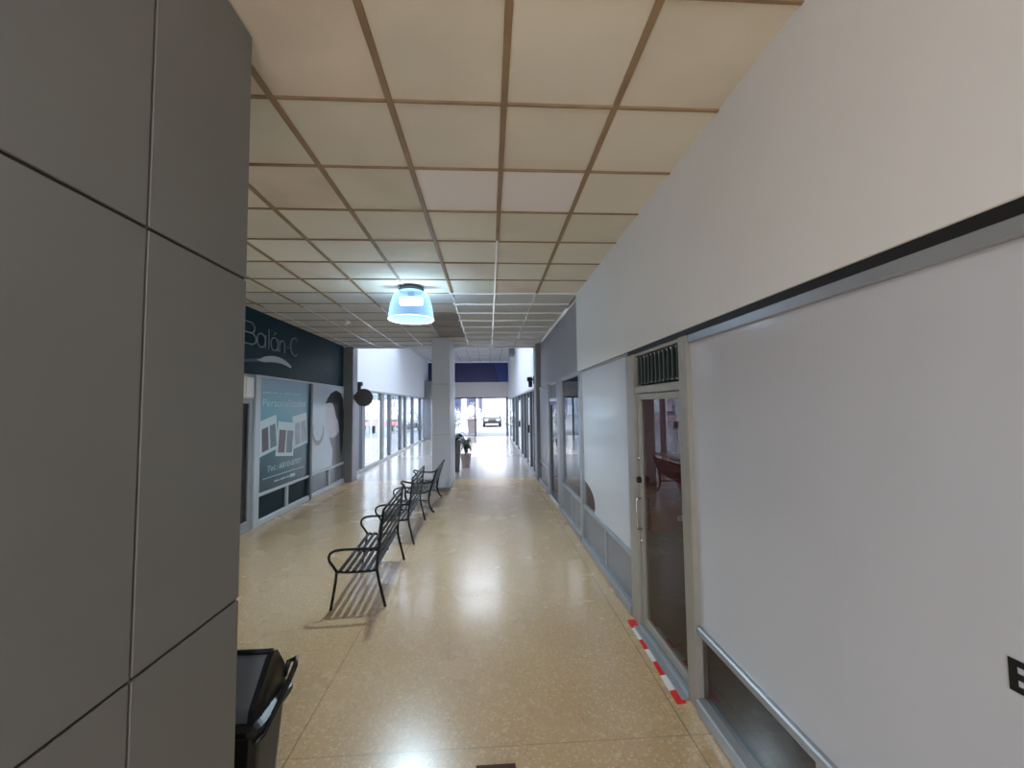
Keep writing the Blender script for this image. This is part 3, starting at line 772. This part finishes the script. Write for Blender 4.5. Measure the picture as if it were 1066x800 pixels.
# ------------------------------------------------------------------ benches
def ends(o, mirror_list=None): pass
def make_bench(label):
    """plain tube bench: long axis y, seat towards -x, backrest on +x"""
    b = thing('bench', label, 'bench', (0, 0, 0), 'black iron benches in a row')
    L2 = .60; B = (0, 0, 0)
    seat = MB()
    for k in range(6):
        x = -.165 + k * .064
        seat.box(x - .019, x + .019, -L2, L2, .352 - .004 * math.sin(k / 5 * PI), .362 - .004 * math.sin(k / 5 * PI), .003)
    for y in (-L2 + .01, 0, L2 - .01): seat.tube([(-.195, y, .345), (-.1, y, .338), (.1, y, .338), (.175, y, .345)], .012, 8)
    obj('seat', seat, 'iron', b, B)
    back = MB()
    for k in range(6):
        z = .47 + k * .076; x = .178 + (z - .36) * .105
        back.box(x - .006, x + .004, -L2, L2, z - .020, z + .020, .003)
    back.tube([(.236, -L2, .915), (.236, L2, .915)], .012, 8)
    obj('backrest', back, 'iron', b, B)
    for y in (-L2, L2):
        obj('leg', MB().tube([(-.195, y, .352), (-.205, y, .25), (-.245, y, .004)], .0135, 10), 'iron', b, B)
        obj('leg', MB().tube([(.236, y, .915), (.20, y, .60), (.178, y, .44), (.176, y, .352), (.195, y, .25), (.255, y, .004)], .0135, 10), 'iron', b, B)
        arm = [(-.195, y, .352), (-.225, y, .40), (-.262, y, .45), (-.270, y, .49), (-.255, y, .525), (-.215, y, .548), (-.15, y, .556), (0, y, .556), (.12, y, .553), (.196, y, .555)]
        obj('armrest', MB().tube(arm, .013, 10), 'iron', b, B)
    return b
b1 = make_bench('nearest black iron slatted bench with looped arm, closest to the camera')
b1.location = (-1.295, 4.65, 0); b1.rotation_euler = (0, 0, math.radians(3.2))
b2 = copy_tree(b1)
b2['label'] = 'middle black iron slatted bench between the nearest bench and the scrolled one'
b2.location = (-1.325, 6.42, 0); b2.rotation_euler = (0, 0, math.radians(1.5))

def make_scroll_bench(label):
    b = thing('bench', label, 'bench', (0, 0, 0), 'black iron benches in a row')
    L2 = .64; B = (0, 0, 0)
    seat = MB()
    for k in range(7):
        x = -.205 + k * .066; z = .385 - .02 * math.sin(k / 6 * PI)
        seat.box(x - .022, x + .022, -L2, L2, z - .008, z + .008, .003)
    obj('seat', seat, 'iron', b, B)
    back = MB()
    for k in range(6):
        z = .455 + k * .058; x = .215 + (z - .40) * .30
        back.box(x - .010, x + .008, -L2, L2, z - .021, z + .021, .003)
    obj('backrest', back, 'iron', b, B)
    for y in (-L2, L2):
        obj('leg', MB().tube([(-.235, y, .39), (-.225, y, .30), (-.205, y, .20), (-.215, y, .10), (-.26, y, .03), (-.285, y, .012)], [.02, .02, .017, .016, .016, .018], 10), 'iron', b, B)
        obj('leg', MB().tube([(.215, y, .40), (.195, y, .32), (.185, y, .22), (.205, y, .12), (.25, y, .04), (.285, y, .012)], [.02, .02, .017, .016, .016, .018], 10), 'iron', b, B)
        obj('seat_rail', MB().tube([(-.235, y, .385), (-.1, y, .36), (.1, y, .36), (.215, y, .395)], .016, 8).tube([(-.205, y, .20), (0, y, .23), (.185, y, .22)], .010, 8), 'iron', b, B)
        obj('back_post', MB().tube([(.210, y, .385), (.235, y, .48), (.275, y, .60), (.322, y, .75), (.335, y, .775), (.35, y, .77)], [.018, .017, .016, .015, .018, .014], 10), 'iron', b, B)
        arm = [(-.225, y, .40), (-.235, y, .45), (-.25, y, .50), (-.275, y, .52), (-.300, y, .54), (-.298, y, .568), (-.27, y, .578), (-.22, y, .562), (-.10, y, .535), (.05, y, .53), (.17, y, .545), (.255, y, .56)]
        obj('armrest', MB().tube(arm, .016, 10), 'iron', b, B)
    return b
b3 = make_scroll_bench('farthest black bench with scrolled arms and curved feet by the pale pillar')
b3.location = (-1.29, 8.16, 0); b3.rotation_euler = (0, 0, math.radians(.5))

# ------------------------------------------------------------------ litter bin behind the near pillar
bn = thing('litter_bin', 'black plastic swing top litter bin behind the large grey pillar', 'bin', (-1.17, 2.05, 0))
bx0, bx1, by0, by1 = -1.36, -1.015, 1.90, 2.23
def ringbox(mb, levels, cx, cy):
    rs_ = []
    for hx, hy, z, rr in levels:
        ring = []
        for sx, sy, a0 in ((1, 1, 0), (-1, 1, 90), (-1, -1, 180), (1, -1, 270)):
            for k in range(5):
                a = math.radians(a0 + 22.5 * k)
                ring.append(mb.bm.verts.new((cx + sx * (hx - rr) + rr * math.cos(a), cy + sy * (hy - rr) + rr * math.sin(a), z)))
        rs_.append(ring)
    for a, b in zip(rs_, rs_[1:]):
        for k in range(20): mb.bm.faces.new([a[k], a[(k + 1) % 20], b[(k + 1) % 20], b[k]])
    mb.bm.faces.new(rs_[0][::-1]); mb.bm.faces.new(rs_[-1])
bcx, bcy = (bx0 + bx1) / 2, (by0 + by1) / 2
hx, hy = (bx1 - bx0) / 2, (by1 - by0) / 2
mb = MB(); ringbox(mb, [(hx - .055, hy - .055, 0, .04), (hx - .02, hy - .02, .46, .045), (hx - .015, hy - .015, .50, .045)], bcx, bcy); obj('body', mb, 'plastic', bn)
mb = MB(); ringbox(mb, [(hx + .006, hy + .006, .478, .05), (hx + .012, hy + .012, .490, .05), (hx + .010, hy + .010, .510, .05), (hx - .02, hy - .02, .522, .04)], bcx, bcy)
rim = obj('rim', mb, 'plastic', bn)
# gabled hood: ridge along x, solid ends, swinging flap on the near slope
hd = MB(); ridge_y, ridge_z = bcy + .03, .735
yn, yf, zb = by0 + .02, by1 - .02, .515
hd.prism([(yn, zb), (yf, zb), (yf - .012, zb + .10), (ridge_y + .03, ridge_z - .012), (ridge_y, ridge_z), (ridge_y - .03, ridge_z - .015), (yn + .012, zb + .06)], 'x', bx1 - .055, bx1 - .028)
hd.prism([(yn, zb), (yf, zb), (yf - .012, zb + .10), (ridge_y + .03, ridge_z - .012), (ridge_y, ridge_z), (ridge_y - .03, ridge_z - .015), (yn + .012, zb + .06)], 'x', bx0 + .028, bx0 + .055)
hd.prism([(yf, zb), (yf - .012, zb + .10), (ridge_y + .03, ridge_z - .012), (ridge_y, ridge_z), (ridge_y, ridge_z - .015), (yf - .03, zb)], 'x', bx0 + .055, bx1 - .055)
hd.tube([(bx0 + .04, ridge_y, ridge_z), (bx1 - .04, ridge_y, ridge_z)], .012, 8)
obj('hood', hd, 'plastic', bn)
obj('flap', MB().prism([(yn + .01, zb + .005), (yn + .022, zb + .06), (ridge_y - .025, ridge_z - .02), (ridge_y - .005, ridge_z - .012), (ridge_y, ridge_z - .03), (yn + .04, zb + .005)], 'x', bx0 + .056, bx1 - .056), 'flap', bn)
obj('handle', MB().tube([(bx1 - .012, by0 + .0, .455), (bx1 + .012, by0 + .03, .47), (bx1 + .02, bcy, .53), (bx1 + .022, by1 - .03, .60), (bx1 + .012, by1 + .0, .62), (bx1 - .02, by1 - .01, .61), (bx1 - .03, by1 - .03, .55)], .013, 8), 'plastic', bn)
obj('clip', MB().box(bx1 - .030, bx1 - .012, by0 + .10, by0 + .14, .42, .475, .004), 'alu_dark', bn)

# ------------------------------------------------------------------ hazard tape on the floor before the glass door
tp = MB()
ya, yb = 3.64, 2.62
fr = [0, .13, .30, .43, .58, .73, .88, 1.0]
def tx(t): return 1.208 - .032 * t
for k in range(7):
    t0, t1 = fr[k], fr[k + 1]
    j0, j1 = random.uniform(-.006, .006), random.uniform(-.006, .006)
    tp.prism([(tx(t0) + j0, ya + (yb - ya) * t0), (tx(t0) + .066, ya + (yb - ya) * t0 + .01), (tx(t1) + .066, ya + (yb - ya) * t1 + .01), (tx(t1) + j1, ya + (yb - ya) * t1)], 'z', .0005, .0025, k % 2)
tag(obj('hazard_tape', tp, ['red', 'whitetape']), 'red and white striped hazard tape on the floor before the glass door', 'tape')
tag(obj('floor_mat', MB().box(-.085, .125, 1.75, 2.262, .0005, .012, .004), 'brownmat'), 'dark brown mat edge on the floor at the very bottom', 'mat')

# ------------------------------------------------------------------ potted plants beside the pale pillar
def blade(mb, base, az, length, rise, droop, w):
    pts = []; n = 7
    for k in range(n + 1):
        t = k / n
        pts.append(Vector(base) + Vector((math.cos(az) * length * t, math.sin(az) * length * t, rise * math.sin(min(1, t * 1.1) * PI * .75) - droop * t * t)))
    side = Vector((-math.sin(az), math.cos(az), 0))
    prev = None
    for k, p in enumerate(pts):
        ww = w * math.sin(PI * (.12 + .88 * k / n)) + .002
        a = mb.bm.verts.new(p - side * ww); c = mb.bm.verts.new(p + Vector((0, 0, -.012))); b = mb.bm.verts.new(p + side * ww)
        if prev:
            for q0, q1, r0, r1 in ((prev[0], prev[1], a, c), (prev[1], prev[2], c, b)):
                f = mb.bm.faces.new([q0, q1, r1, r0]); f.smooth = True
        prev = (a, c, b)
def plant(name, label, x, y, r0, r1, h, potmat, seed, nb, ln, rise, droop, w):
    rnd = random.Random(seed)
    o = thing(name, label, 'plant', (x, y, 0), 'potted plants by the pale pillar')
    obj('pot', MB().lathe([(0, 0), (r0, 0), (r0 * 1.02, .02), (r1, h - .05), (r1 * 1.06, h - .045), (r1 * 1.06, h), (r1 * .92, h), (r1 * .9, h - .05), (0, h - .05)], (x, y, 0), 20), potmat, o)
    obj('soil', MB().lathe([(0, 0), (r1 * .89, 0)], (x, y, h - .045), 16), 'soil', o)
    mb = MB()
    for k in range(nb): blade(mb, (x, y, h - .04), rnd.uniform(0, 2 * PI), ln * rnd.uniform(.6, 1.1), rise * rnd.uniform(.6, 1.3), droop * rnd.uniform(.5, 1.2), w * rnd.uniform(.7, 1.2))
    obj('leaves', mb, 'leaf', o)
    return o
plant('potted_plant', 'dark leafed plant in the tall grey brown pot beside the pale pillar', -1.0, 12.2, .12, .165, .92, 'pot_grey', 3, 34, .40, .26, .34, .035)
plant('potted_plant', 'dark drooping plant in the low pinkish pot beside the tall pot', -.74, 13.05, .13, .17, .42, 'pot_pink', 5, 26, .30, .46, .2, .035)

# ------------------------------------------------------------------ outside
def leafball(mb, c, rx, ry, rz, n, s, rnd, mi=0):
    for _ in range(n):
        u = rnd.uniform(-1, 1); a = rnd.uniform(0, 2 * PI); q = math.sqrt(1 - u * u); rr = rnd.uniform(.55, 1) 
        p = Vector((c[0] + rx * rr * q * math.cos(a), c[1] + ry * rr * q * math.sin(a), c[2] + rz * rr * u))
        d = Vector((rnd.uniform(-1, 1), rnd.uniform(-1, 1), rnd.uniform(-1, 1))).normalized(); e_ = d.orthogonal().normalized()
        k = s * rnd.uniform(.6, 1.3)
        mb.quad([p - d * k, p + e_ * k * .5, p + d * k, p - e_ * k * .5], mi)
def shrub(label, x, y, r, h, seed, flowers=True):
    rnd = random.Random(seed)
    o = thing('flowering_shrub' if flowers else 'street_tree', label, 'shrub' if flowers else 'tree', (x, y, 0), 'white shrubs outside the entrance' if flowers else 'trees outside the left windows')
    st = MB()
    for k in range(5): st.tube([(x + rnd.uniform(-.05, .05), y, 0), (x + rnd.uniform(-.3, .3) * r, y + rnd.uniform(-.3, .3) * r, h * .7)], .02 if flowers else .06, 6)
    obj('stem', st, 'soil', o)
    lf = MB(); leafball(lf, (x, y, h * .62), r, r, h * .40, 260, .07 if flowers else .16, rnd); obj('leaves', lf, 'leaf2', o)
    if flowers:
        fl = MB(); leafball(fl, (x, y, h * .66), r * 1.05, r * 1.05, h * .42, 420, .055, rnd); obj('blossoms', fl, 'flower', o)
    return o
shrub('white flowering shrub just left of the pinkish planter outside the entrance', -2.35, 28.4, .55, 1.75, 11)
shrub('white flowering shrub behind the pinkish planter outside the entrance', -1.15, 30.2, .70, 1.9, 12)
shrub('white flowering shrub at the right edge of the street entrance', 1.35, 29.0, .40, 1.8, 13)
pt = thing('planter', 'pinkish square planter standing in the street entrance', 'planter', (-1.14, 28.0, 0))
obj('body', MB().prism([(-1.38, .08), (-.90, .08), (-.84, 1.02), (-1.44, 1.02)], 'y', 27.75, 28.25), 'pot_pink', pt)
obj('rim', MB().box(-1.47, -.81, 27.72, 28.28, 1.02, 1.12, .015), 'pot_pink', pt)
obj('foot', MB().box(-1.40, -.88, 27.73, 28.27, 0, .08, .01), 'bld_white', pt)

def car(label, x, y, rot, paint):
    o = thing('car', label, 'car', (0, 0, 0)); B = (0, 0, 0)
    W = .86
    side = [(-2.05, .32), (-2.08, .55), (-1.98, .74), (-1.1, .90), (-.45, 1.36), (.2, 1.43), (1.2, 1.38), (1.85, 1.0), (2.06, .92), (2.08, .45), (2.0, .30)]
    mb = MB(); L_, R_ = [], []
    for q, s in ((L_, -1), (R_, 1)):
        for yy, zz in side:
            w = W * (1 - max(0, zz - .85) * .36); q.append(mb.bm.verts.new((s * w, yy, zz)))
    nn = len(side)
    mb.bm.faces.new(L_); mb.bm.faces.new(R_[::-1])
    for k in range(nn): mb.bm.faces.new([L_[k], L_[(k + 1) % nn], R_[(k + 1) % nn], R_[k]])
    bmesh.ops.bevel(mb.bm, geom=mb.bm.edges[:], offset=.05, segments=2, affect='EDGES')
    obj('body', mb, paint, o, B)
    gl = MB()
    gl.quad([(-.72, -1.07, .935), (.72, -1.07, .935), (.60, -.50, 1.345), (-.60, -.50, 1.345)])
    for s in (-1, 1): gl.quad([(s * .845, -.85, .96), (s * .845, 1.45, .98), (s * .735, 1.1, 1.32), (s * .735, -.42, 1.30)])
    gl.quad([(-.66, 1.80, 1.06), (.66, 1.80, 1.06), (.60, 1.28, 1.36), (-.60, 1.28, 1.36)])
    obj('window', gl, 'carglass', o, B)
    for s in (-1, 1):
        for yy in (-1.3, 1.3):
            t = bmesh.new(); bmesh.ops.create_cone(t, cap_ends=True, segments=24, radius1=.31, radius2=.31, depth=.2, matrix=Matrix.Translation((s * .78, yy, .31)) @ Matrix.Rotation(PI / 2, 4, 'Y'))
            m2 = MB(); m2.merge(t); obj('wheel', m2, 'tyre', o, B)
        obj('headlamp', MB().box(s * .55 - .14, s * .55 + .14, -2.09, -2.0, .60, .74, .02), 'headlamp', o, B)
    obj('grille', MB().box(-.38, .38, -2.11, -2.03, .52, .70, .02).box(-.6, .6, -2.11, -2.03, .34, .42, .02), 'black', o, B)
    o.location = (x, y, 0); o.rotation_euler = (0, 0, rot)
    return o
car('dark grey car parked in the street beyond the entrance', .32, 40.5, 0, 'carpaint')
car('silver car parked outside the left atrium windows', -6.9, 34.0, .5, 'cargrey')
shrub('green street tree above the silver car outside the left windows', -10.2, 44.0, 2.0, 4.6, 21, False)
shrub('green street tree outside the nearer left atrium windows', -9.0, 30.0, 1.2, 3.2, 22, False)
br = thing('barrier', 'faded red barrier outside the left glass door', 'barrier', (-6.0, 21.3, 0))
obj('rail', MB().box(-7.4, -4.7, 21.26, 21.34, 1.0, 1.22, .01), 'barrier', br)
for x in (-7.3, -4.8): obj('leg', MB().box(x - .04, x + .04, 21.1, 21.5, 0, .04, .01).box(x - .03, x + .03, 21.27, 21.33, .04, 1.0, .006), 'alu_grey', br)

bd = thing('building', 'pale blue grey building across the street left of the car', 'building', (-4, 60, 0))
obj('wall', MB().box(-9, -.9, 60, 66, 0, 8), 'bld_blue', bd)
obj('pier', MB().box(-3.95, -3.25, 59.75, 60, 0, 8), 'bld_white', bd)
obj('pier', MB().box(-1.95, -1.55, 59.75, 60, 0, 8), 'bld_white', bd)
for x in (-6.4, -4.9, -2.9, -1.35): obj('window', MB().box(x, x + .7 if x < -2 else x + .3, 59.93, 60, 1.2, 6.5), 'winblue', bd)
bd = thing('building', 'long pale building added to block sky behind the left atrium windows', 'building', (-15, 40, 0))
obj('wall', MB().box(-17, -14, 15, 95, 0, 7), 'added_bld_side', bd)  # added to block the bright sky behind the left glass
for k in range(12): obj('window', MB().box(-14, -13.95, 17 + k * 6.2, 20 + k * 6.2, 1.0, 3.2), 'winblue', bd)
obj('roof', MB().box(-17.2, -13.8, 14.8, 95.2, 7, 7.3), 'bld_white', bd)
bd = thing('building', 'white building across the street above the car', 'building', (6, 70, 0))
obj('wall', MB().box(-.9, 16, 70, 78, 0, 9), 'bld_white', bd)
for x in (4, 7, 10): obj('window', MB().box(x, x + 1.5, 69.94, 70, 4.5, 6.5), 'winblue', bd)
obj('roof', MB().box(-.9, 16, 69.7, 78.2, 9, 9.3), 'bld_white', bd)
